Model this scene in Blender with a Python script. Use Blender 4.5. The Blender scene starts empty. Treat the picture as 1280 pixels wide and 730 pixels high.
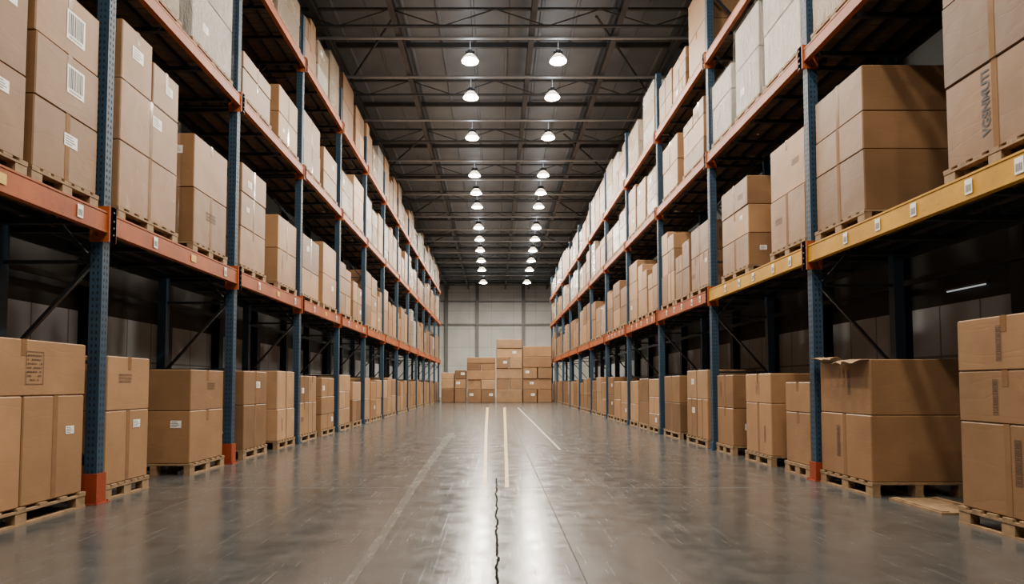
import bpy, bmesh, math, random
from mathutils import Vector, Matrix
random.seed(7)
R = random.Random(11)
scene = bpy.context.scene
COL = scene.collection

# ------------------------------------------------------------------ helpers
def link(o):
    COL.objects.link(o); return o

class MB:
    def __init__(s): s.v=[]; s.f=[]; s.m=[]
    def quad(s,a,b,c,d,mi=0):
        n=len(s.v); s.v += [tuple(a),tuple(b),tuple(c),tuple(d)]; s.f.append((n,n+1,n+2,n+3)); s.m.append(mi)
    def box(s,x0,x1,y0,y1,z0,z1,mi=0,M=None):
        if x0>x1: x0,x1=x1,x0
        if y0>y1: y0,y1=y1,y0
        n=len(s.v)
        P=[(x0,y0,z0),(x1,y0,z0),(x1,y1,z0),(x0,y1,z0),(x0,y0,z1),(x1,y0,z1),(x1,y1,z1),(x0,y1,z1)]
        if M is not None: P=[tuple(M@Vector(p)) for p in P]
        s.v+=P
        for q in [(0,3,2,1),(4,5,6,7),(0,1,5,4),(1,2,6,5),(2,3,7,6),(3,0,4,7)]:
            s.f.append(tuple(n+i for i in q)); s.m.append(mi)
    def bar(s,p,q,w,h,mi=0):
        p=Vector(p);q=Vector(q);d=q-p;L=d.length
        M=Matrix.Translation(p)@d.to_track_quat('Z','Y').to_matrix().to_4x4()
        s.box(-w/2,w/2,-h/2,h/2,0,L,mi,M)
    def cyl(s,p,q,r0,r1=None,n=12,mi=0,cap=True):
        if r1 is None: r1=r0
        p=Vector(p);q=Vector(q);d=q-p
        Rm=d.to_track_quat('Z','Y').to_matrix()
        b=len(s.v)
        for i in range(n):
            a=2*math.pi*i/n; u=Rm@Vector((math.cos(a),math.sin(a),0))
            s.v.append(tuple(p+u*r0)); s.v.append(tuple(q+u*r1))
        for i in range(n):
            j=(i+1)%n
            s.f.append((b+2*i,b+2*j,b+2*j+1,b+2*i+1)); s.m.append(mi)
        if cap:
            s.f.append(tuple(b+2*i for i in reversed(range(n)))); s.m.append(mi)
            s.f.append(tuple(b+2*i+1 for i in range(n))); s.m.append(mi)
    def mesh(s,name,mats,smooth=False):
        me=bpy.data.meshes.new(name); me.from_pydata(s.v,[],s.f)
        for m in mats: me.materials.append(m)
        me.polygons.foreach_set('material_index',s.m)
        if smooth: me.polygons.foreach_set('use_smooth',[True]*len(s.f))
        me.update(); return me

def obj(name,me,loc=(0,0,0),parent=None,rot=(0,0,0),**props):
    o=bpy.data.objects.new(name,me); o.location=loc; o.rotation_euler=rot
    if parent: o.parent=parent
    for k,v in props.items(): o[k]=v
    return link(o)

# ------------------------------------------------------------------ materials
def new_mat(name):
    m=bpy.data.materials.new(name); m.use_nodes=True
    nt=m.node_tree; return m,nt,nt.nodes['Principled BSDF']
def N(nt,t,**kw):
    n=nt.nodes.new(t)
    for k,v in kw.items(): setattr(n,k,v)
    return n
def mathn(nt,op,a,b=None,c=None,clamp=False):
    n=nt.nodes.new('ShaderNodeMath'); n.operation=op; n.use_clamp=clamp
    for i,x in enumerate((a,b,c)):
        if x is None: continue
        if isinstance(x,(int,float)): n.inputs[i].default_value=x
        else: nt.links.new(x,n.inputs[i])
    return n.outputs[0]
def mixc(nt,f,a,b,mode='MIX'):
    n=nt.nodes.new('ShaderNodeMix'); n.data_type='RGBA'; n.blend_type=mode
    for s_,x in ((n.inputs[0],f),(n.inputs[6],a),(n.inputs[7],b)):
        if isinstance(x,(int,float)): s_.default_value=x
        elif isinstance(x,(tuple,list)): s_.default_value=(*x[:3],1)
        else: nt.links.new(x,s_)
    return n.outputs[2]
def noise(nt,scale,detail=3,vec=None,rough=.5):
    n=nt.nodes.new('ShaderNodeTexNoise'); n.inputs['Scale'].default_value=scale; n.inputs['Detail'].default_value=detail
    n.inputs['Roughness'].default_value=rough
    if vec is not None: nt.links.new(vec,n.inputs['Vector'])
    return n.outputs['Fac']
def coord(nt,scale=(1,1,1),which='Object'):
    t=nt.nodes.new('ShaderNodeTexCoord'); m=nt.nodes.new('ShaderNodeMapping'); m.inputs['Scale'].default_value=scale
    nt.links.new(t.outputs[which],m.inputs['Vector']); return m.outputs['Vector']
def bump(nt,h,bs,strength=.2,dist=.01):
    b=nt.nodes.new('ShaderNodeBump'); b.inputs['Strength'].default_value=strength; b.inputs['Distance'].default_value=dist
    nt.links.new(h,b.inputs['Height']); nt.links.new(b.outputs['Normal'],bs.inputs['Normal'])
def ramp(nt,f,a,b):
    r=nt.nodes.new('ShaderNodeMapRange'); r.inputs[1].default_value=a; r.inputs[2].default_value=b
    nt.links.new(f,r.inputs[0]); return r.outputs[0]

def simple(name,c1,c2=None,rough=.5,metal=0,sc=6,bs=0.0):
    m,nt,b=new_mat(name)
    c2=c2 or tuple(x*.75 for x in c1)
    v=coord(nt); f=ramp(nt,noise(nt,sc,4,v),.3,.7)
    nt.links.new(mixc(nt,f,c1,c2),b.inputs['Base Color'])
    b.inputs['Roughness'].default_value=rough; b.inputs['Metallic'].default_value=metal
    if bs: bump(nt,noise(nt,sc*8,3,v),b,bs,.005)
    return m
def worn(name,c,c2,under):
    m,nt,b=new_mat(name); v=coord(nt)
    col=mixc(nt,ramp(nt,noise(nt,2.5,5,v,.6),.3,.7),c,c2)
    v2=coord(nt,(6,1.2,6)); f=ramp(nt,noise(nt,7,6,v2,.75),.58,.67)
    col=mixc(nt,mathn(nt,'MULTIPLY',f,.75),col,under)
    nt.links.new(col,b.inputs['Base Color']); b.inputs['Roughness'].default_value=.5; b.inputs['Specular IOR Level'].default_value=.25
    return m
def kraft(name,c,white=False):
    m,nt,b=new_mat(name)
    oi=nt.nodes.new('ShaderNodeObjectInfo')
    t=nt.nodes.new('ShaderNodeTexCoord')
    add=N(nt,'ShaderNodeVectorMath',operation='MULTIPLY_ADD'); nt.links.new(oi.outputs['Random'],add.inputs[0])
    add.inputs[1].default_value=(31,17,23); nt.links.new(t.outputs['Object'],add.inputs[2]); v=add.outputs[0]
    f1=ramp(nt,noise(nt,1.5,5,v,.6),.3,.7)
    sc=N(nt,'ShaderNodeVectorMath',operation='MULTIPLY'); nt.links.new(v,sc.inputs[0]); sc.inputs[1].default_value=(3,3,60)
    f2=ramp(nt,noise(nt,4,2,sc.outputs[0]),.35,.65)
    dark=tuple(x*.72 for x in c)
    col=mixc(nt,f1,c,dark)
    col=mixc(nt,mathn(nt,'MULTIPLY',f2,.14),col,tuple(x*.6 for x in c))
    f3=ramp(nt,noise(nt,7,7,v,.75),.60,.72)
    col=mixc(nt,mathn(nt,'MULTIPLY',f3,.20),col,tuple(min(.9,x*1.4) for x in c))
    br=mathn(nt,'MULTIPLY_ADD',oi.outputs['Random'],.50,.70)
    comb=nt.nodes.new('ShaderNodeCombineColor')
    for i in range(3): nt.links.new(br,comb.inputs[i])
    col=mixc(nt,1.0,col,comb.outputs[0],'MULTIPLY')
    nt.links.new(col,b.inputs['Base Color'])
    b.inputs['Roughness'].default_value=.2 if white else .5
    b.inputs['Specular IOR Level'].default_value=.5 if white else .3
    if white:
        s3=N(nt,'ShaderNodeVectorMath',operation='MULTIPLY'); nt.links.new(v,s3.inputs[0]); s3.inputs[1].default_value=(1,1,.25)
        bump(nt,noise(nt,10,6,s3.outputs[0],.7),b,1.0,.06)
    else:
        s4=N(nt,'ShaderNodeVectorMath',operation='MULTIPLY'); nt.links.new(v,s4.inputs[0]); s4.inputs[1].default_value=(.5,.5,2.2)
        w=ramp(nt,mathn(nt,'ABSOLUTE',mathn(nt,'SUBTRACT',noise(nt,2.4,2,s4.outputs[0],.4),.5)),0,.03)
        hh=mathn(nt,'ADD',noise(nt,2.2,2,v,.4),mathn(nt,'MULTIPLY',w,.04))
        bump(nt,hh,b,.30,.04)
    return m
KR=[kraft('kraft_card_a',(.31,.172,.082)),kraft('kraft_card_b',(.26,.140,.065)),kraft('kraft_card_c',(.37,.218,.112)),kraft('kraft_card_d',(.205,.108,.050))]
WH=[kraft('wrapped_card_a',(.50,.46,.40),True),kraft('wrapped_card_b',(.34,.255,.175),True)]
BOXM=KR+WH
M_seam=simple('box_seam',(.10,.055,.03))
M_tape=simple('packing_tape',(.22,.125,.06),(.18,.10,.05),.16)
M_paper=simple('label_paper',(.8,.78,.74),(.74,.72,.68),.5)
M_ink=simple('label_ink',(.02,.02,.02),rough=.6)
M_stamp=simple('stamp_ink',(.045,.023,.013),(.07,.035,.02),.7)
M_wood=simple('pallet_wood',(.30,.19,.095),(.16,.098,.05),.75,sc=9,bs=.4)
M_deck=simple('deck_board',(.09,.06,.038),(.045,.03,.019),.8,sc=4)
M_blue=worn('blue_paint',(.024,.055,.095),(.015,.035,.062),(.01,.012,.014))
M_hole=simple('slot_dark',(.004,.005,.006),rough=.9)
M_brace=simple('brace_steel',(.012,.015,.02),rough=.5,metal=.2)
M_orange=worn('orange_paint',(.34,.082,.018),(.20,.042,.012),(.06,.022,.012))
M_guard=worn('guard_paint',(.28,.045,.014),(.17,.028,.01),(.05,.02,.012))
M_yellow=worn('yellow_paint',(.56,.29,.010),(.38,.18,.008),(.12,.06,.018))
M_rail=simple('steel_dark',(.085,.093,.10),(.06,.066,.072),.5,.2,sc=3)
M_col=simple('column_steel',(.010,.010,.011),(.007,.007,.008),.5,.2,sc=3)
M_pipe=simple('conduit_steel',(.46,.48,.50),(.36,.38,.39),.4,.3,sc=3)
M_ceil=simple('roof_deck',(.23,.265,.295),(.165,.19,.215),.55,.1,sc=.8)
M_lampmetal=simple('lamp_metal',(.12,.12,.12),rough=.35,metal=.8)

def film_mat():
    m=bpy.data.materials.new('stretch_film'); m.use_nodes=True; nt=m.node_tree; nt.nodes.clear()
    out=N(nt,'ShaderNodeOutputMaterial'); tr=N(nt,'ShaderNodeBsdfTransparent'); p=N(nt,'ShaderNodeBsdfPrincipled')
    p.inputs['Base Color'].default_value=(.55,.50,.44,1); p.inputs['Roughness'].default_value=.12
    mx=N(nt,'ShaderNodeMixShader')
    v=coord(nt,(1,1,.3)); n1=noise(nt,7,6,v,.7)
    nt.links.new(mathn(nt,'MULTIPLY_ADD',ramp(nt,n1,.54,.72),.30,.035),mx.inputs[0])
    nt.links.new(tr.outputs[0],mx.inputs[1]); nt.links.new(p.outputs[0],mx.inputs[2]); nt.links.new(mx.outputs[0],out.inputs[0])
    bump(nt,n1,p,1.0,.05); return m
M_film=film_mat()

def emis(name,c,s):
    m,nt,b=new_mat(name); b.inputs['Base Color'].default_value=(*c,1)
    b.inputs['Emission Color'].default_value=(*c,1); b.inputs['Emission Strength'].default_value=s; return m
M_glow=emis('lamp_glow',(1,.93,.80),150)
M_shade=emis('acrylic_reflector',(1,.84,.62),2.6)
M_tube=emis('tube_glow',(.9,.95,1),.4)

# floor
def floor_mat():
    m,nt,b=new_mat('polished_concrete')
    v=coord(nt); 
    big=ramp(nt,noise(nt,.5,6,v,.65),.3,.7); med=ramp(nt,noise(nt,3.2,7,v,.7),.38,.68); fine=noise(nt,55,4,v,.6)
    col=mixc(nt,big,(.070,.068,.064),(.042,.041,.039))
    col=mixc(nt,mathn(nt,'MULTIPLY',med,.5),col,(.108,.104,.098))
    col=mixc(nt,mathn(nt,'MULTIPLY',fine,.40),col,(.022,.021,.020))
    sep=N(nt,'ShaderNodeSeparateXYZ'); nt.links.new(v,sep.inputs[0]); X,Y=sep.outputs[0],sep.outputs[1]
    vy=coord(nt,(0,1,0)); wob=noise(nt,2.6,8,vy,.7)
    cx=mathn(nt,'ABSOLUTE',mathn(nt,'SUBTRACT',X,mathn(nt,'MULTIPLY_ADD',wob,.13,-.050)))
    ylim=mathn(nt,'LESS_THAN',Y,8.8)
    crack=mathn(nt,'MULTIPLY',mathn(nt,'LESS_THAN',cx,mathn(nt,'MULTIPLY_ADD',noise(nt,9,2,vy),.018,.001)),ylim)
    halo=mathn(nt,'MULTIPLY',ramp(nt,cx,.07,.0),ylim)
    def joint(c,period,off,w):
        mo=mathn(nt,'PINGPONG',mathn(nt,'ADD',c,off),period/2)
        return mathn(nt,'LESS_THAN',mo,w)
    j=mathn(nt,'MAXIMUM',joint(Y,6.0,4.0,.010),joint(X,4.2,-.62+42,.006))
    col=mixc(nt,mathn(nt,'MULTIPLY',j,.6),col,(.012,.01,.009))
    col=mixc(nt,mathn(nt,'MULTIPLY',halo,.55),col,(.02,.018,.016))
    col=mixc(nt,crack,col,(.002,.002,.002))
    vs=coord(nt,(11,.16,1)); sc=ramp(nt,noise(nt,2.6,5,vs,.65),.56,.78)
    col=mixc(nt,mathn(nt,'MULTIPLY',sc,.40),col,(.17,.165,.155))
    mp=N(nt,'ShaderNodeMapping'); mp.inputs['Rotation'].default_value=(0,0,.7); mp.inputs['Scale'].default_value=(30,.8,1)
    nt.links.new(v,mp.inputs['Vector']); sc2=ramp(nt,noise(nt,1.5,3,mp.outputs[0],.5),.66,.72)
    col=mixc(nt,mathn(nt,'MULTIPLY',sc2,.24),col,(.18,.175,.165))
    nt.links.new(col,b.inputs['Base Color'])
    rg=mathn(nt,'MULTIPLY_ADD',med,.10,.165)
    rg=mathn(nt,'ADD',rg,mathn(nt,'MULTIPLY',sc,.12))
    rg=mathn(nt,'ADD',rg,mathn(nt,'MULTIPLY',sc2,.10))
    rg=mathn(nt,'ADD',rg,mathn(nt,'MULTIPLY',mathn(nt,'MAXIMUM',crack,j),.6))
    nt.links.new(rg,b.inputs['Roughness'])
    # the open crack has no polish left in it
    nt.links.new(mathn(nt,'MULTIPLY_ADD',crack,-.62,.64),b.inputs['Specular IOR Level'])
    bump(nt,noise(nt,45,4,v,.6),b,.06,.006)
    return m
M_floor=floor_mat()

def line_mat(name,c,keep=.45,soft=.12,sc=(1,1,1),amt=1.0):
    m=bpy.data.materials.new(name); m.use_nodes=True; nt=m.node_tree; b=nt.nodes['Principled BSDF']; out=nt.nodes['Material Output']
    v=coord(nt,sc); n1=noise(nt,9,6,v,.7)
    b.inputs['Base Color'].default_value=(*c,1); b.inputs['Roughness'].default_value=.28
    tr=N(nt,'ShaderNodeBsdfTransparent'); mx=N(nt,'ShaderNodeMixShader')
    nt.links.new(mathn(nt,'MULTIPLY',ramp(nt,n1,keep-soft,keep+soft),amt),mx.inputs[0]); nt.links.new(tr.outputs[0],mx.inputs[1]); nt.links.new(b.outputs[0],mx.inputs[2]); nt.links.new(mx.outputs[0],out.inputs[0])
    return m
M_lineY=line_mat('worn_yellow_paint',(.82,.58,.20),.36,.14,amt=.92)
M_lineW=line_mat('worn_white_paint',(.62,.59,.52),.42,.14,amt=.85)
M_scuff=line_mat('pale_scuff',(.24,.225,.20),.46,.22,(1,.3,1),.6)

def wall_mat(name,c_low,c_high,zsplit,px,pz,jd=.4):
    m,nt,b=new_mat(name); v=coord(nt)
    sep=N(nt,'ShaderNodeSeparateXYZ'); nt.links.new(v,sep.inputs[0]); X,Y,Z=sep.outputs
    u=mathn(nt,'ADD',X,Y)
    low=mixc(nt,ramp(nt,noise(nt,.6,5,v),.3,.7),c_low,tuple(x*.82 for x in c_low))
    g=mathn(nt,'LESS_THAN',mathn(nt,'PINGPONG',mathn(nt,'ADD',u,100),px/2),.025)
    g2=mathn(nt,'LESS_THAN',mathn(nt,'PINGPONG',mathn(nt,'ADD',Z,.6),pz/2),.03)
    low=mixc(nt,mathn(nt,'MAXIMUM',g,g2),low,tuple(x*jd for x in c_low))
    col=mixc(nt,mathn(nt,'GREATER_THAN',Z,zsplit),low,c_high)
    nt.links.new(col,b.inputs['Base Color']); b.inputs['Roughness'].default_value=.6
    return m
M_wallback=wall_mat('painted_panel_back',(.74,.74,.70),(.66,.65,.62),30,2.4,2.0,.65)
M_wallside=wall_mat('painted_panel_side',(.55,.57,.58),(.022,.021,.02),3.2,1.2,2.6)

# ------------------------------------------------------------------ room shell
Y0,Y1=-6,66; WX=10.5; CZ=12.3
def slab(name,x0,x1,y0,y1,z0,z1,mat,**p):
    b=MB(); b.box(x0,x1,y0,y1,z0,z1); return obj(name,b.mesh(name,[mat]),kind='structure',**p)
slab('floor',-WX-.3,WX+.3,Y0,Y1+.3,-.2,0,M_floor,label='polished worn dark grey concrete warehouse floor',category='floor')
slab('wall_back',-WX,WX,Y1,Y1+.3,0,CZ,M_wallback,label='pale grey panelled end wall of warehouse',category='wall')
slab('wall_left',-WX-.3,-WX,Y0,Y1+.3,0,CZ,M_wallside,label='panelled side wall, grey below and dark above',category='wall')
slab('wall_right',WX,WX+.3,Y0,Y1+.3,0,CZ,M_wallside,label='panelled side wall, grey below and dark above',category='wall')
b=MB(); x=-WX-.3
prof=[]
while x<WX+.3:
    prof += [(x,CZ),(x+.90,CZ),(x+.93,CZ-.05),(x+.99,CZ-.05)]
    x+=1.02
b.v=[(px,Y0,pz) for px,pz in prof]+[(px,Y1+.3,pz) for px,pz in prof]; n=len(prof)
for i in range(n-1): b.f.append((i,i+1,n+i+1,n+i)); b.m.append(0)
b.box(-WX-.3,WX+.3,Y0,Y1+.3,CZ+.02,CZ+.2)
obj('ceiling',b.mesh('ceiling',[M_ceil]),kind='structure',label='grey ribbed metal roof deck',category='ceiling')
k=1
for s in (-1,1):
    for i in range(18):
        y=1.0+i*3.6
        bb=MB(); xx=s*WX
        bb.box(xx,xx-s*.03,y-.16,y+.16,0,CZ-.1); bb.box(xx-s*.03,xx-s*.27,y-.02,y+.02,0,CZ-.1); bb.box(xx-s*.27,xx-s*.3,y-.16,y+.16,0,CZ-.1)
        obj(f'trim_{k}',bb.mesh('wall_column',[M_col]),kind='structure',label='dark steel I-section wall column',category='column'); k+=1
    for z in (1.1,3.85):
        bb=MB(); bb.box(s*(WX-.3),s*(WX-.36),Y0,Y1,z-.07,z+.07)
        obj(f'trim_{k}',bb.mesh('wall_rail',[M_col]),kind='structure',label='dark horizontal steel wall rail',category='rail'); k+=1
M_backcol=simple('back_column_steel',(.20,.20,.195),(.16,.16,.155),.5,.2)
for x in (-5.3,-1.95,3.05,6.6):
    bb=MB(); bb.box(x-.17,x+.17,Y1-.03,Y1,0,CZ); bb.box(x-.03,x+.03,Y1-.3,Y1-.03,0,CZ); bb.box(x-.17,x+.17,Y1-.33,Y1-.3,0,CZ)
    obj(f'trim_{k}',bb.mesh('back_column',[M_backcol]),kind='structure',label='grey steel column against end wall',category='column'); k+=1
for z in (7.9,10.4):
    bb=MB(); bb.box(-WX,WX,Y1-.42,Y1-.34,z-.06,z+.06)
    obj(f'trim_{k}',bb.mesh('back_rail',[M_backcol]),kind='structure',label='grey horizontal rail on end wall',category='rail'); k+=1

# roof steelwork
for i in range(12):
    y=16.9+i*4.1
    t=MB(); zb,zt=11.55,12.05
    t.box(-WX,WX,y-.04,y+.04,zb-.03,zb+.03); t.box(-WX,WX,y-.04,y+.04,zt-.03,zt+.03)
    n=7
    for j in range(n):
        xa=-WX+2*WX*j/n; xb=-WX+2*WX*(j+1)/n; xm=(xa+xb)/2
        t.bar((xa,y,zb),(xm,y,zt),.03,.03); t.bar((xm,y,zt),(xb,y,zb),.03,.03)
    obj('roof_truss',t.mesh('roof_truss',[M_rail]),label='slender grey steel truss spanning under the roof deck',category='roof truss',group='roof trusses')
for i in range(13):
    y=14.85+i*4.1
    t=MB(); t.box(-WX,WX,y-.04,y+.04,12.08,12.24)
    obj('roof_purlin',t.mesh('roof_purlin',[M_rail]),label='grey steel purlin across the roof deck',category='roof beam',group='roof purlins')
for x in (-7.6,-5.1,-2.9,1.1,3.6,5.6,8.0):
    t=MB(); t.box(x-.08,x+.08,Y0,Y1,12.02,12.06); t.box(x-.015,x+.015,Y0,Y1,11.80,12.02); t.box(x-.08,x+.08,Y0,Y1,11.76,11.80)
    obj('roof_beam',t.mesh('roof_beam',[M_rail]),label='grey steel I-beam running lengthwise under the roof',category='roof beam',group='roof beams')
for s in (-1,1):
    for i in range(5):
        y=17+i*8.2
        t=MB(); t.cyl((s*2.9,y,11.9),(s*7.6,y+8.2,11.9),.04,n=8)
        obj('roof_brace',t.mesh('roof_brace',[M_rail]),label='thin diagonal steel tie under the roof',category='roof brace',group='roof wind braces')

# ------------------------------------------------------------------ lamps
lp=MB(); lp.cyl((0,0,.0),(0,0,.08),.245,.21,28,cap=False); lp.cyl((0,0,.08),(0,0,.17),.21,.12,28,cap=False); lp.cyl((0,0,-.015),(0,0,0),.255,.245,28,cap=False)
ME_shade=lp.mesh('lamp_shade',[M_shade],True)
lp=MB(); lp.cyl((0,0,.172),(0,0,.32),.125,.085,20)
for i in range(10):
    a=i*math.pi/5; M=Matrix.Rotation(a,4,'Z'); lp.box(.09,.14,-.006,.006,.18,.30,0,M)
ME_house=lp.mesh('driver_housing',[M_lampmetal])
lp=MB(); lp.cyl((0,0,-.035),(0,0,.02),.15,.22,28); ME_diff=lp.mesh('diffuser',[M_glow])
LZ=11.0
lamps=[(17.75,-.75,1.88),(20.05,-.82,1.92),(23.4,-.90,2.08),(27.7,-.95,2.22),(30.3,-.96,2.30),(32.7,-.98,2.36),(37.1,-1.02,2.54),(40.2,-1.05,2.66),(43.5,-1.08,2.72),(47.2,-1.10,2.83),(51.0,-1.12,2.9),(57.3,-1.14,3.02)]
near=[(-3,-.7,1.8),(1.5,-.7,1.8),(6.0,-.7,1.85),(10,-.72,1.86),(14.0,-.74,1.87)]
for (y,xl,xr) in near+lamps:
    c=MB(); c.cyl((-WX,y,LZ+.70),(WX,y,LZ+.70),.045,n=10)
    obj('conduit_pipe',c.mesh('conduit_pipe',[M_pipe]),label='pale round steel conduit carrying the ceiling lamps',category='pipe',group='lamp conduits')
    sc=1+max(0,y-20)/38*.5
    lp=MB(); lp.cyl((0,0,.32),(0,0,.65/sc),.012,n=8); ME_rod=lp.mesh('hanging_rod',[M_pipe])
    for x in (xl,xr):
        e=obj('high_bay_lamp',None,(x,y,LZ),label='bell-shaped high-bay warehouse lamp, lit, hung from a conduit',category='ceiling lamp',group='high-bay ceiling lamps')
        e.scale=(sc,sc,sc)
        obj('lamp_shade',ME_shade,parent=e,label='glowing translucent bell shade'); obj('driver_housing',ME_house,parent=e); obj('diffuser',ME_diff,parent=e,label='glowing warm white diffuser')
        obj('hanging_rod',ME_rod,parent=e)
        ld=bpy.data.lights.new('lamp_light','AREA'); ld.shape='DISK'; ld.size=.46; ld.energy=390 if y>15 else 300; ld.color=(1,.89,.74)
        obj('lamp_light',ld,(0,0,-.06),e)
        lu=bpy.data.lights.new('roof_fill_light','POINT'); lu.shadow_soft_size=.2; lu.energy=14; lu.color=(.90,.95,1)  # added uplight above each lamp, brightens and cools the roof deck
        obj('roof_fill_light',lu,(0,0,.40),e)
t=MB(); t.box(-.04,.05,-.6,.6,0,.05)
e=obj('tube_lamp',t.mesh('tube_lamp',[M_lampmetal]),(WX-.05,13.4,3.5),label='slim fluorescent tube fitting mounted on wall',category='lamp')
t=MB(); t.cyl((-.02,-.55,-.018),(-.02,.55,-.018),.016,n=10); obj('glowing_tube',t.mesh('tube',[M_tube]),parent=e)

# ------------------------------------------------------------------ racks
LV={-1:[0,3.31,6.36,8.90],1:[0,3.31,6.15,8.28]}
POSTS={-1:[3.45+3.49*i for i in range(14)],1:[4.6+4.0*i for i in range(12)]}
AX=4.48; RD=1.30; PW=.14; PY=.12; TOP=10.0
def frame_mesh(s):
    b=MB()
    for xx in (0,RD-PW):
        a0,a1=s*xx,s*(xx+PW)
        b.box(a0,a1,-PY/2,-PY/2+.012,0,TOP,0); b.box(a0,a1,PY/2-.012,PY/2,0,TOP,0)
        b.box(a0,a0+s*.012,-PY/2+.012,PY/2-.012,0,TOP,0)
        if xx==0:
            z=.12
            while z<TOP-.1:
                b.quad((a0+s*.035,-PY/2-.001,z),(a0+s*.06,-PY/2-.001,z),(a0+s*.055,-PY/2-.001,z+.035),(a0+s*.04,-PY/2-.001,z+.035),1)
                b.quad((a0+s*.085,-PY/2-.001,z),(a0+s*.11,-PY/2-.001,z),(a0+s*.105,-PY/2-.001,z+.035),(a0+s*.09,-PY/2-.001,z+.035),1)
                b.quad((a0-s*.001,-.035,z),(a0-s*.001,-.015,z),(a0-s*.001,-.018,z+.035),(a0-s*.001,-.032,z+.035),1)
                b.quad((a0-s*.001,.015,z),(a0-s*.001,.035,z),(a0-s*.001,.032,z+.035),(a0-s*.001,.018,z+.035),1)
                z+=.075
    z=.45; i=0; xa,xb=s*PW,s*(RD-PW)
    while z<TOP-1.2:
        b.bar((xa,0,z),(xb,0,z),.04,.04,2)
        if i%2==0: b.bar((xa,0,z),(xb,0,z+1.15),.04,.04,2)
        else: b.bar((xb,0,z),(xa,0,z+1.15),.04,.04,2)
        z+=1.15; i+=1
    return b.mesh('upright_frame',[M_blue,M_hole,M_brace])
def foot_mesh(s,h,mat):
    b=MB(); b.box(-s*.02,s*(PW+.02),-PY/2-.022,-PY/2-.004,0.012,h); b.box(-s*.02,-s*.004,-PY/2-.004,PY/2+.004,0.012,h); b.box(-s*.02,s*(PW+.02),PY/2+.004,PY/2+.022,0.012,h)
    b.box(-s*.05,s*(PW+.05),-PY/2-.06,PY/2+.06,0,.012)
    for yy in (-PY/2-.04,PY/2+.04): b.cyl((-s*.03,yy,.012),(-s*.03,yy,.03),.012,n=6)
    return b.mesh('foot_guard',[mat])
def beam_mesh(s,L,mat,H=.24):
    b=MB()
    b.box(0,s*.05,0,L,-H,0); b.box(s*.05,s*.075,0,L,-H,-.04)
    b.box(-s*.006,0,0,L,-.02,0); b.box(-s*.006,0,0,L,-H,-H+.02)
    for y in (0,L):
        y0=y-.055; b.box(-s*.022,-s*.007,y0,y0+.11,-H-.10,.07,1)
        for z in (-.25,-.17,-.09,.01): b.cyl((-s*.022,y,z),(-s*.030,y,z),.012,n=8,mi=2)
    b.box(-s*.022,s*(.055+PW+.004),L-.076,L-.062,-H-.10,.07,1)
    for z in (-.26,-.18): b.cyl((s*.12,L-.076,z),(s*.12,L-.084,z),.012,n=8,mi=2)
    return b.mesh('load_beam',[mat,M_orange,M_brace])
def deck_mesh(s,L):
    b=MB(); n=int(L/.16); p=L/n
    for i in range(n): b.box(s*.08,s*(RD-.06),i*p+.006,(i+1)*p-.006,-.035,-.004,0)
    for x in (.3,.62,.95): b.box(s*x,s*(x+.07),0,L,-.11,-.036,1)
    nb=int(L/.9)
    for i in range(nb+1):
        y=.12+i*(L-.24)/nb; b.box(s*.06,s*(RD-.05),y-.03,y+.03,-.17,-.111,1)
    return b.mesh('rack_deck',[M_deck,M_brace])
lb=MB(); lb.quad((-.045,0,-.07),(.045,0,-.07),(.045,0,.07),(-.045,0,.07),0)
for i in range(9):
    x=-.035+i*.008; lb.quad((x,-.001,-.05),(x+.003+.002*(i%2),-.001,-.05),(x+.003+.002*(i%2),-.001,.02),(x,-.001,.02),1)
ME_blabel=lb.mesh('beam_label',[M_paper,M_ink])
lb=MB(); lb.quad((-.07,0,-.05),(.07,0,-.05),(.07,0,.05),(-.07,0,.05),0)
M_ylab=simple('yellow_label',(.65,.42,.06)); ME_ylabel=lb.mesh('beam_label',[M_ylab])
for s in (-1,1):
    e=obj('pallet_rack',None,(s*AX,POSTS[s][0],0),category='pallet rack',
          label='long blue steel pallet racking with %s load beams'%('orange' if s<0 else 'yellow and orange'))
    fm=frame_mesh(s); ft=foot_mesh(s,.34 if s<0 else .26,M_guard); ft2=foot_mesh(s,.16,M_blue); y0=POSTS[s][0]
    for i,y in enumerate(POSTS[s]):
        f=obj('upright_frame',fm,(0,y-y0,0),e)
        if i<=(2 if s<0 else 1): obj('foot_guard',ft,(0,0,0),f,label='worn red-orange steel post guard bolted to floor')
        else: obj('foot_plate',ft2,(0,0,0),f)
    L=POSTS[s][1]-POSTS[s][0]; Lb=L-.004
    bo=beam_mesh(s,Lb,M_orange); bu=beam_mesh(s,Lb,M_orange,.18); by=beam_mesh(s,Lb,M_yellow); bk=MB(); bk.box(0,s*.05,0,Lb-.16,-.20,0); bk=bk.mesh('rear_beam',[M_brace]); dk=deck_mesh(s,L-.16)
    for i,y in enumerate(POSTS[s][:-1]):
        for li in (1,2,3):
            z=LV[s][li]
            yel=(s>0 and li==1 and i<2)
            bm=obj('load_beam',by if yel else (bo if li==1 else bu),(-s*.055,y-y0+.002,z),e,label='scuffed yellow painted load beam' if yel else 'worn burnt-orange painted load beam')
            obj('rear_beam',bk,(s*(RD-.05),y-y0+.08,z-.005),e)
            obj('rack_deck',dk,(0,y-y0+.08,z),e)
            if i<5 and li==1:
                ps=[.45,1.0,1.75,2.35,3.0] if s>0 else [.9,1.9,2.95]
                for j,p in enumerate(ps):
                    me=ME_ylabel if (s<0 and j==1) else ME_blabel
                    obj('beam_label',me,(-s*.008,p,-.12),bm,rot=(0,0,s*-math.pi/2),label='small barcode sticker' if me is ME_blabel else 'small yellow sticker')

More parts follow.
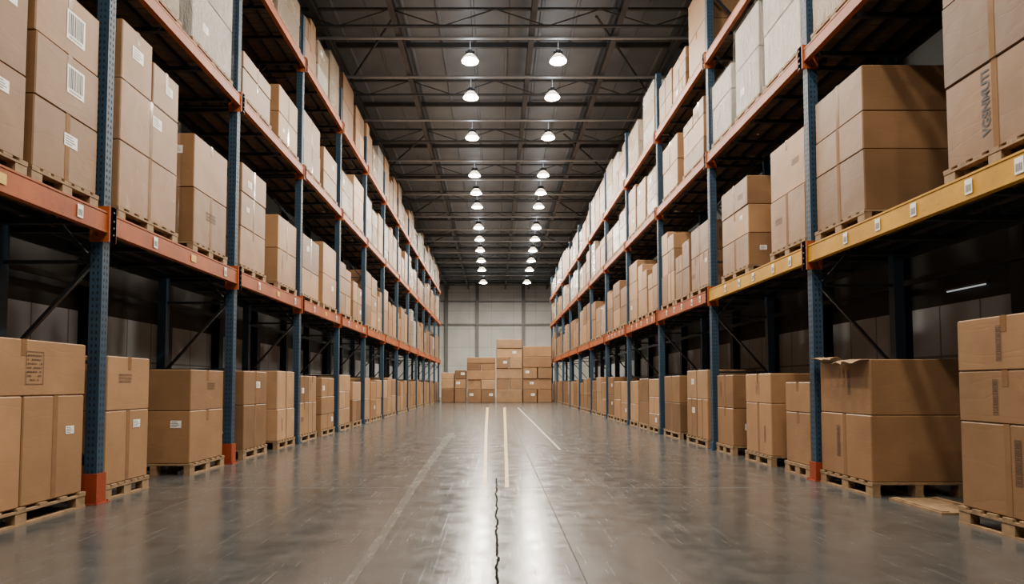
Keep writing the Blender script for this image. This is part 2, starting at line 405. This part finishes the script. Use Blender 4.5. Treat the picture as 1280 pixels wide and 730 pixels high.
# ------------------------------------------------------------------ pallets and boxes
PH=.17
pal_cache={}
def pallet_mesh(W,L):
    key=(round(W,2),round(L,2))
    if key in pal_cache: return pal_cache[key]
    b=MB()
    n=7; bw=.105; 
    for i in range(n):
        y=-L/2+bw/2+(L-bw)*i/(n-1); b.box(-W/2,W/2,y-bw/2,y+bw/2,PH-.024,PH)
    for x in (-W/2+.05,0,W/2-.05):
        b.box(x-.05,x+.05,-L/2+.004,L/2-.004,PH-.046,PH-.025)
        for y in (-L/2+.075,0,L/2-.075): b.box(x-.045,x+.045,y-.07,y+.07,.023,PH-.047)
        b.box(x-.05,x+.05,-L/2,L/2,0,.022)
    pal_cache[key]=b.mesh('pallet',[M_wood]); return pal_cache[key]

def box_geo(mb,w,d,h,cx,cy,cz,mi,bev=.011):
    c=bev; n=len(mb.v)
    def ring(z,ins):
        x,y=w/2-ins,d/2-ins; cc=c
        for px,py in [(-x+cc,-y),(x-cc,-y),(x,-y+cc),(x,y-cc),(x-cc,y),(-x+cc,y),(-x,y-cc),(-x,-y+cc)]:
            mb.v.append((px+cx,py+cy,z+cz))
    for z,ins in [(0,c),(c,0),(h-c,0),(h,c)]: ring(z,ins)
    for r in range(3):
        for i in range(8):
            j=(i+1)%8; mb.f.append((n+r*8+i,n+r*8+j,n+(r+1)*8+j,n+(r+1)*8+i)); mb.m.append(mi)
    mb.f.append(tuple(n+i for i in reversed(range(8)))); mb.m.append(mi)
    mb.f.append(tuple(n+24+i for i in range(8))); mb.m.append(mi)

def P(name,build,mats):
    b=MB(); build(b); return b.mesh(name,mats)
def rect(b,x0,x1,z0,z1,mi,y=0): b.quad((x0,y,z0),(x1,y,z0),(x1,y,z1),(x0,y,z1),mi)
def b_bar(b):
    rect(b,-.14,.14,-.16,.16,0)
    r=random.Random(3); x=-.12
    while x<.11:
        w=r.choice([.006,.010,.016]); rect(b,x,x+w,-.10,.135,1,-.001); x+=w+r.choice([.006,.010])
    for i in range(9): rect(b,-.1+i*.022,-.088+i*.022,-.14,-.118,1,-.001)
def b_small(b):
    rect(b,-.09,.09,-.06,.06,0)
    for i in range(4): rect(b,-.075,.02+.02*(i%3),.032-i*.024,.040-i*.024,1,-.001)
def outline(b,x0,x1,z0,z1,t,mi):
    rect(b,x0,x1,z0,z0+t,mi); rect(b,x0,x1,z1-t,z1,mi); rect(b,x0,x0+t,z0+t,z1-t,mi); rect(b,x1-t,x1,z0+t,z1-t,mi)
def b_marks(b):
    outline(b,-.12,.12,-.17,.17,.006,0)
    r=random.Random(5)
    for i in range(7):
        z=.13-i*.042; x=-.10
        while x<.08:
            w=r.choice([.014,.022,.03]); 
            if r.random()<.8: rect(b,x,x+w,z-.008,z+.006,0)
            x+=w+.008
def b_lines(b):
    for i in range(3):
        x=-.16
        r=random.Random(i)
        while x<.15:
            w=r.choice([.012,.018,.024]); z=.05-i*.05
            outline(b,x,x+w,z-.016,z+.016,.005,0); x+=w+.007
def b_vert(b):
    r=random.Random(9)
    z=-.2
    while z<.19:
        w=r.choice([.02,.03]); outline(b,-.035,.035,z,z+w,.007,0); z+=w+.008
PM={'bar':P('barcode_label',b_bar,[M_paper,M_ink]),'small':P('paper_label',b_small,[M_paper,M_ink]),
    'marks':P('printed_panel',b_marks,[M_stamp]),'lines':P('printed_text',b_lines,[M_stamp]),'vert':P('printed_text',b_vert,[M_stamp])}
PN={'bar':('barcode_label','white paper label with black barcode'),'small':('paper_label','small white paper label'),'marks':('printed_panel','square dark printed panel on card'),
    'lines':('printed_text','dark printed text lines'),'vert':('printed_text','dark vertical printed text')}
def patch(bo,s,w,d,h,face,u,v,kind,sc=1.0):
    hw={'bar':.14,'small':.09,'marks':.15,'lines':.17,'vert':.04}[kind]*sc; hh={'bar':.16,'small':.06,'marks':.17,'lines':.075,'vert':.21}[kind]*sc
    if h<2*hh+.03:
        f=(h-.04)/(2*hh); sc*=f; hh*=f
    zz=min(max(v*h,hh+.015),h-hh-.015)
    if face=='front': loc=(u*w,-d/2-.004,zz); rot=0
    else: loc=(-s*(w/2+.004),u*d,zz); rot=-s*math.pi/2
    nm,lab=PN[kind]
    o=obj(nm,PM[kind],loc,bo,(0,0,rot),label=lab); o.scale=(sc,1,sc); return o

boxes=[]
NOM=[('aisle',0,.5,'small',.01)]
def load(s,lv,y0,y1,layers,white=False,W=1.06,film=False,splits=(),marks=None,xo=0.0,mi=None,filmtop=None):
    zb=LV[s][lv]; yc=(y0+y1)/2; L=y1-y0
    xc=s*(AX+.02+W/2+xo+.02)
    obj('pallet',pallet_mesh(W+.04,L+.04),(xc,yc,zb),label='rough timber pallet under a stack of boxes',category='pallet',group='timber pallets')
    z=zb+PH+.002; base=z
    mi_s = mi if mi is not None else (R.choice([4,5,5]) if white else R.choice([0,0,1,2,3]))
    for i,h in enumerate(layers):
        hs=h if isinstance(h,(list,tuple)) else None
        parts=len(hs) if hs else (splits[i] if i<len(splits) else 1)
        dd=L/parts
        for j in range(parts):
            hj=hs[j] if hs else h
            d=dd-(.012 if parts>1 else 0)
            m_=mi_s if (R.random()<.75 or mi is not None) else (R.choice([4,5]) if white else R.choice([0,1,2]))
            sw=R.uniform(-.016,.0)
            boxes.append(dict(s=s,w=W+sw,d=d-.006+sw,h=hj-.003,x=xc+R.uniform(-.006,.006),y=y0+dd*(j+.5),z=z,mi=m_,rot=R.uniform(-.006,.006),lv=lv,marks=(marks or {}).get((i,j)),white=white,film=film))
        z+=max(hs) if hs else h
    if film:
        b=MB(); e=.022; zt=(z-base+.012) if filmtop is None else filmtop
        n=10; loop=[]
        wx,wy=W/2+e,L/2+e
        for k_ in range(n): loop.append((-wx+2*wx*k_/n,-wy))
        for k_ in range(n): loop.append((wx,-wy+2*wy*k_/n))
        for k_ in range(n): loop.append((wx-2*wx*k_/n,wy))
        for k_ in range(n): loop.append((-wx,wy-2*wy*k_/n))
        nz=8; rr=random.Random(int(y0*100))
        for a in range(nz+1):
            for (px,py) in loop:
                f=1+rr.uniform(-.004,.006); b.v.append((px*f,py*f,.01+(zt-.01)*a/nz))
        m=len(loop)
        for a in range(nz):
            for q in range(m):
                r2=(q+1)%m; b.f.append((a*m+q,a*m+r2,(a+1)*m+r2,(a+1)*m+q)); b.m.append(0)
        if filmtop is None: b.f.append(tuple(nz*m+q for q in range(m))); b.m.append(0)
        obj('stretch_wrap',b.mesh('stretch_wrap',[M_film],True),(xc,yc,base),label='crinkled clear stretch film wrapped round a box stack',category='plastic wrap',group='stretch film wraps')

# --- left, manual
load(-1,0,4.95,6.72,[1.06,.55],splits=(2,1),mi=0,marks={(1,0):[('aisle',.08,.5,'marks',.95)]})
load(-1,0,7.08,7.95,[.86,.65],mi=0,marks={(0,0):[('aisle',.2,.8,'small',.8)],(1,0):[('aisle',-.1,.6,'lines',.8)]})
load(-1,0,9.05,10.15,[.78,.62],mi=0,marks={(0,0):[('front',.3,.75,'small',.9)],(1,0):[('aisle',.1,.6,'lines',.8)]})
load(-1,0,10.95,12.05,[.80,.62],mi=1,marks={(1,0):[('aisle',.1,.6,'small',1)]})
load(-1,0,12.65,13.72,[.66,.80],mi=2)
load(-1,1,4.55,5.75,[.82,.80,.70],mi=1,marks={(0,0):[('aisle',.25,.75,'small',1)],(1,0):[('aisle',.3,.85,'small',1.1)]})
load(-1,1,5.84,6.80,[.72,.64,.66],mi=1,marks={(2,0):[('aisle',.1,.5,'bar',1.0)],(1,0):[('aisle',.1,.6,'bar',.95)],(0,0):[('aisle',.05,.62,'small',1.1)]})
load(-1,1,7.20,8.53,[.82,.76,[.74,.56]],film=True,filmtop=1.60,mi=1,marks={(1,0):[('aisle',.1,.7,'small',1.2)],(2,0):[('aisle',.0,.6,'small',1.3)],(2,1):[('aisle',.1,.6,'small',1.0)]})
load(-1,1,9.0,10.12,[.83,.82],mi=1,marks={(1,0):[('front',.25,.7,'small',1)],(0,0):[('aisle',0,.6,'lines',1)]})
load(-1,1,10.70,11.85,[.70,.62,.52],mi=1)
load(-1,1,12.55,13.70,[.72,.70],mi=0)
load(-1,2,7.2,8.5,[.8,.75],white=True,film=True,mi=5)
load(-1,2,8.85,10.2,[.85,.8],white=True,film=True,mi=4)
load(-1,2,10.68,12.0,[.52,.3],mi=0)
load(-1,2,12.5,13.7,[.55,.58],mi=1)
# --- right, manual
load(1,0,4.85,5.95,[.82,.48,.49],mi=0,marks={(2,0):[('aisle',.05,.5,'vert',.8)],(1,0):[('aisle',.1,.5,'vert',.8)],(0,0):[('aisle',-.1,.6,'vert',1)]})
load(1,0,7.33,8.46,[.80,.68],mi=1,W=1.09,marks={(0,0):[('aisle',.12,.55,'vert',1.0)],(1,0):[('aisle',-.1,.6,'vert',.8)]})
load(1,0,8.76,9.5,[.76,.45],mi=0)
load(1,0,10.0,11.0,[.86,.5],mi=0,marks={(1,0):[('aisle',0,.5,'marks',.6)]})
load(1,0,11.6,12.42,[.72,.64],mi=1)
load(1,1,4.8,6.0,[.82,.82,.6],mi=3,marks={(0,0):NOM,(1,0):NOM})
load(1,1,7.35,8.46,[.76,.48,.58],mi=1,W=1.09,marks={(0,0):NOM,(1,0):NOM,(2,0):NOM})
load(1,1,8.76,9.86,[.82,.84],mi=0)
load(1,1,10.75,12.0,[.58,.52,.52],mi=0)
load(1,2,6.2,7.2,[.8,.7],white=True); load(1,2,7.35,8.45,[.8,.75],white=True)
load(1,2,8.78,10.0,[.85,.75],white=True,film=True,mi=4)
load(1,2,10.2,11.2,[.85,.8],white=True,film=True,mi=4)
load(1,2,11.4,12.42,[.7,.5],white=True,film=True,mi=4)
# --- procedural rest
for s in (-1,1):
    ps=POSTS[s]
    for i in range(len(ps)-1):
        a,bb=ps[i]+.11,ps[i+1]-.12
        for lv in range(4):
            if lv<=2 and i<3-(s>0): continue
            if lv==3 and ps[i]<9: continue
            n=2 if (R.random()<.5 and ps[i]<20) or (lv==0 and s<0 and ps[i]<20) else 3
            pitch=(bb-a)/n
            for j in range(n):
                if n==3: Lw=R.uniform(.90,1.02) if s<0 else R.uniform(1.02,1.17)
                else: Lw=R.uniform(1.2,1.42)
                y0=a+pitch*j+(pitch-Lw)*R.uniform(.25,.75)
                clear={0:2.4,1:LV[s][2]-LV[s][1]-.5,2:LV[s][3]-LV[s][2]-.5,3:2.2}[lv]
                if lv==0: H=R.uniform(1.25,1.5)
                elif lv==1: H=R.uniform(1.15,1.95)
                elif lv==2: H=R.uniform(1.0,min(clear-.05,1.85))
                else: H=R.uniform(.95,1.75)
                k_=2 if H<1.5 else R.choice([2,3])
                if R.random()<.15: k_=3
                cuts=[R.uniform(.8,1.2) for _ in range(k_)]; t=sum(cuts); lay=[H*c/t for c in cuts]
                wprob={0:.0,1:.08,2:.38,3:.5}[lv]
                wh=R.random()<wprob
                if lv>0 and not wh and R.random()<.25 and y0<30:
                    lay[-1]=[lay[-1],lay[-1]*R.uniform(.6,.85)] if R.random()<.5 else [lay[-1]*R.uniform(.6,.85),lay[-1]]
                load(s,lv,y0,y0+Lw,lay,white=wh,film=wh and y0<27,splits=[R.choice([1,1,1,2]) if y0<22 else 1 for _ in lay])
# --- box pile at the end of the aisle
def pile(x0,x1,y,zs,mi,d=1.4,n=1):
    z=0
    for r_,h in enumerate(zs):
        kk=n if isinstance(n,int) else n[r_]
        ww=(x1-x0)/kk
        for c_ in range(kk):
            boxes.append(dict(s=1,w=ww-.06,d=d,h=h-.005,x=x0+ww*(c_+.5)+R.uniform(-.02,.02),y=y+d/2+R.uniform(-.09,.09),z=z,mi=R.choice(mi),rot=R.uniform(-.012,.012),lv=9,marks=[('front',R.choice([-.2,.2]),.6,R.choice(['small','marks']),1.5)] if R.random()<.4 else None,white=False,film=False,pile=True,bev=.03))
        z+=h
pile(-4.1,-3.1,46,[1.05,.72,.5],[0,2,3],n=1)
pile(-3.08,-2.18,46,[1.05,.72,.68],[0,1,3],n=1)
pile(-2.16,.04,46,[1.0,.72,.70,.55,.45],[1,3,0,2],n=(2,2,1,2,1))
pile(.07,2.06,46,[1.0,.80,.78,.78,.75,.70],[0,3,1,2],n=(1,2,1,2,1,1))
pile(2.08,4.3,46,[1.0,.80,.86,.80,.80],[1,3,0,2],n=(2,1,2,1,1))

boxes.sort(key=lambda q:q['y']*(0.5 if q.get('pile') else 1))
NI=298
for i,q in enumerate(boxes[:NI]):
    b=MB(); w,d,h=q['w'],q['d'],q['h']
    near=q['y']<16
    box_geo(b,w,d,h,0,0,0,0,q.get('bev',.011))
    if q['y']<26 and not q['white']:
        b.box(-w/2+.02,w/2-.02,-.003,.003,h-.0005,h+.0012,1)
    me=b.mesh('cardboard_box',[BOXM[q['mi']],M_seam])
    if q.get('pile'): lab='large brown cardboard box in the pile by the end wall'; grp='box pile at the aisle end'
    elif q['white']: lab='pale film-wrapped box stacked on a rack pallet'; grp='boxes on the racks'
    elif q['lv']==0: lab='large brown cardboard box on a floor-level pallet'; grp='boxes on floor pallets'
    elif q['lv']==1: lab='brown cardboard box on the lowest rack shelf'; grp='boxes on the racks'
    else: lab='brown cardboard box high on the rack'; grp='boxes on the racks'
    if q['film']: lab='cardboard box wrapped in clear stretch film on rack'
    o=obj('cardboard_box',me,(q['x'],q['y'],q['z']),rot=(0,0,q['rot']),label=lab,category='box',group=grp)
    s=q['s']
    if near and not q['white']:
        t=MB(); tw=.032; dn=min(.16,h*.3) if R.random()<.4 else h-.01; e_=.0022
        xs=[(-w/2-e_,h-dn),(-w/2-e_,h+.0028),(w/2+e_,h+.0028),(w/2+e_,h-dn)]
        for (xx,zz) in xs: t.v+=[(xx,-tw,zz),(xx,tw,zz)]
        for a in range(3): t.f.append((2*a,2*a+1,2*a+3,2*a+2)); t.m.append(0)
        obj('packing_tape',t.mesh('packing_tape',[M_tape]),parent=o,label='glossy brown packing tape')
    if q['marks']:
        for f,u,v,kd,sc in q['marks']:
            if sc>.1: patch(o,s,w,d,h,f,u,v,kd,sc)
    elif near and not q['white'] and h>.3 and R.random()<.6:
        patch(o,s,w,d,h,R.choice(['aisle','aisle','front']),R.choice([-.25,.25]),R.uniform(.4,.75),R.choice(['small','small','lines','vert','vert']),.7)
    elif q['y']<30 and h>.3 and R.random()<.35:
        patch(o,s,w,d,h,R.choice(['aisle','front']),R.choice([-.2,.2]),R.uniform(.4,.7),'small',1)
    if s==1 and q['lv']==0 and 7.3<q['y']<8.5 and q['z']>.5:
        for (p0,p1,l,up) in ((-.5,-.02,.17,-.02),(.02,.5,.14,.05)):
            fb=MB(); n=8
            for a in range(n+1):
                yy=(p0+(p1-p0)*a/n)*d*.96; jag=R.uniform(-.018,.018)
                dx=(l+jag); fb.v.append((-w/2+.006,yy,h+.003)); fb.v.append((-w/2-dx*.5,yy,h+.012+up*.8+jag*.3)); fb.v.append((-w/2-dx,yy,h-.02+up+jag*.9))
            for a in range(n):
                for c_ in (0,1): fb.f.append((3*a+c_,3*a+3+c_,3*a+4+c_,3*a+1+c_)); fb.m.append(0)
            fo=obj('flap',fb.mesh('flap',[KR[2]]),parent=o,label='torn lifted cardboard flap')
            md=fo.modifiers.new('s','SOLIDIFY'); md.thickness=.006; md.offset=1
cand=[o for o in bpy.data.objects if o.name.startswith('cardboard_box') and o.location.x>0 and 3.3<o.location.z<4.0 and 4.8<o.location.y<6.0]
if cand:
    o=cand[0]; w=max(v.co.x for v in o.data.vertices)
    cu=bpy.data.curves.new('lettering','FONT'); cu.body='VGSNMUTI'; cu.size=.125; cu.offset=.003; cu.align_x='CENTER'; cu.align_y='CENTER'
    tmp=link(bpy.data.objects.new('tmp_text',cu)); bpy.context.view_layer.update()
    me=bpy.data.meshes.new_from_object(tmp.evaluated_get(bpy.context.evaluated_depsgraph_get())); bpy.data.objects.remove(tmp)
    me.name='printed_lettering'; me.materials.clear(); me.materials.append(M_ink)
    t=obj('printed_lettering',me,(-w-.004,.10,.46),o,label='dark lettering printed vertically')
    t.rotation_euler=Matrix(((0,0,-1),(0,1,0),(1,0,0))).to_euler()
b=MB()
for q in boxes[NI:]:
    box_geo(b,q['w'],q['d'],q['h'],q['x'],q['y'],q['z'],q['mi'])
obj('cardboard_boxes',b.mesh('cardboard_boxes',BOXM),kind='stuff',label='distant cardboard boxes stacked along the racks',category='boxes')

t=MB(); t.box(-.3,.3,-.42,.42,0,.022); t.box(-.28,-.2,-.4,.4,.022,.034); t.box(.18,.26,-.4,.4,.022,.034)
obj('wooden_board',t.mesh('wooden_board',[M_wood]),(4.9,6.75,0.0),label='flat pale wooden board lying beside the pallet',category='board')

# ------------------------------------------------------------------ floor markings
def strip(name,pts,mat,label):
    b=MB()
    for (xa,ya,wa),(xb,yb,wb) in zip(pts,pts[1:]):
        b.quad((xa-wa/2,ya,.003),(xa+wa/2,ya,.003),(xb+wb/2,yb,.003),(xb-wb/2,yb,.003))
    obj(name,b.mesh(name,[mat]),label=label,category='floor marking')
strip('floor_line',[(-.135,8.0,.05),(-.27,18,.08),(-.46,36,.15)],M_lineY,'worn pale yellow line painted along the aisle floor')
strip('floor_line',[(.155,8.0,.05),(.30,18,.08),(.55,36,.15)],M_lineY,'worn pale yellow line painted along the aisle floor')
strip('floor_line',[(1.34,12.6,.05),(1.34,36,.09)],M_lineW,'worn white line painted along the aisle floor')
strip('floor_scuff',[(-.98,3.4,.06),(-1.0,5.5,.08),(-1.1,9,.12),(-1.22,17,.20)],M_scuff,'pale rubbed wheel track on the concrete')

# ------------------------------------------------------------------ world, camera
w=bpy.data.worlds.new('world'); scene.world=w; w.use_nodes=True
bg=w.node_tree.nodes['Background']; bg.inputs[0].default_value=(1,.95,.88,1); bg.inputs[1].default_value=.09
cd=bpy.data.cameras.new('camera'); cd.sensor_width=36; cd.lens=760/1280*36
cd.clip_end=200; th=math.radians(2.5)
cd.shift_x=21/1280; cd.shift_y=(116-760*math.tan(th))/1280
cam=bpy.data.objects.new('camera',cd); cam.location=(0,0,1.34); cam.rotation_euler=(math.radians(90)+th,0,0); link(cam); scene.camera=cam
print('boxes',len(boxes), scene.view_settings.view_transform)
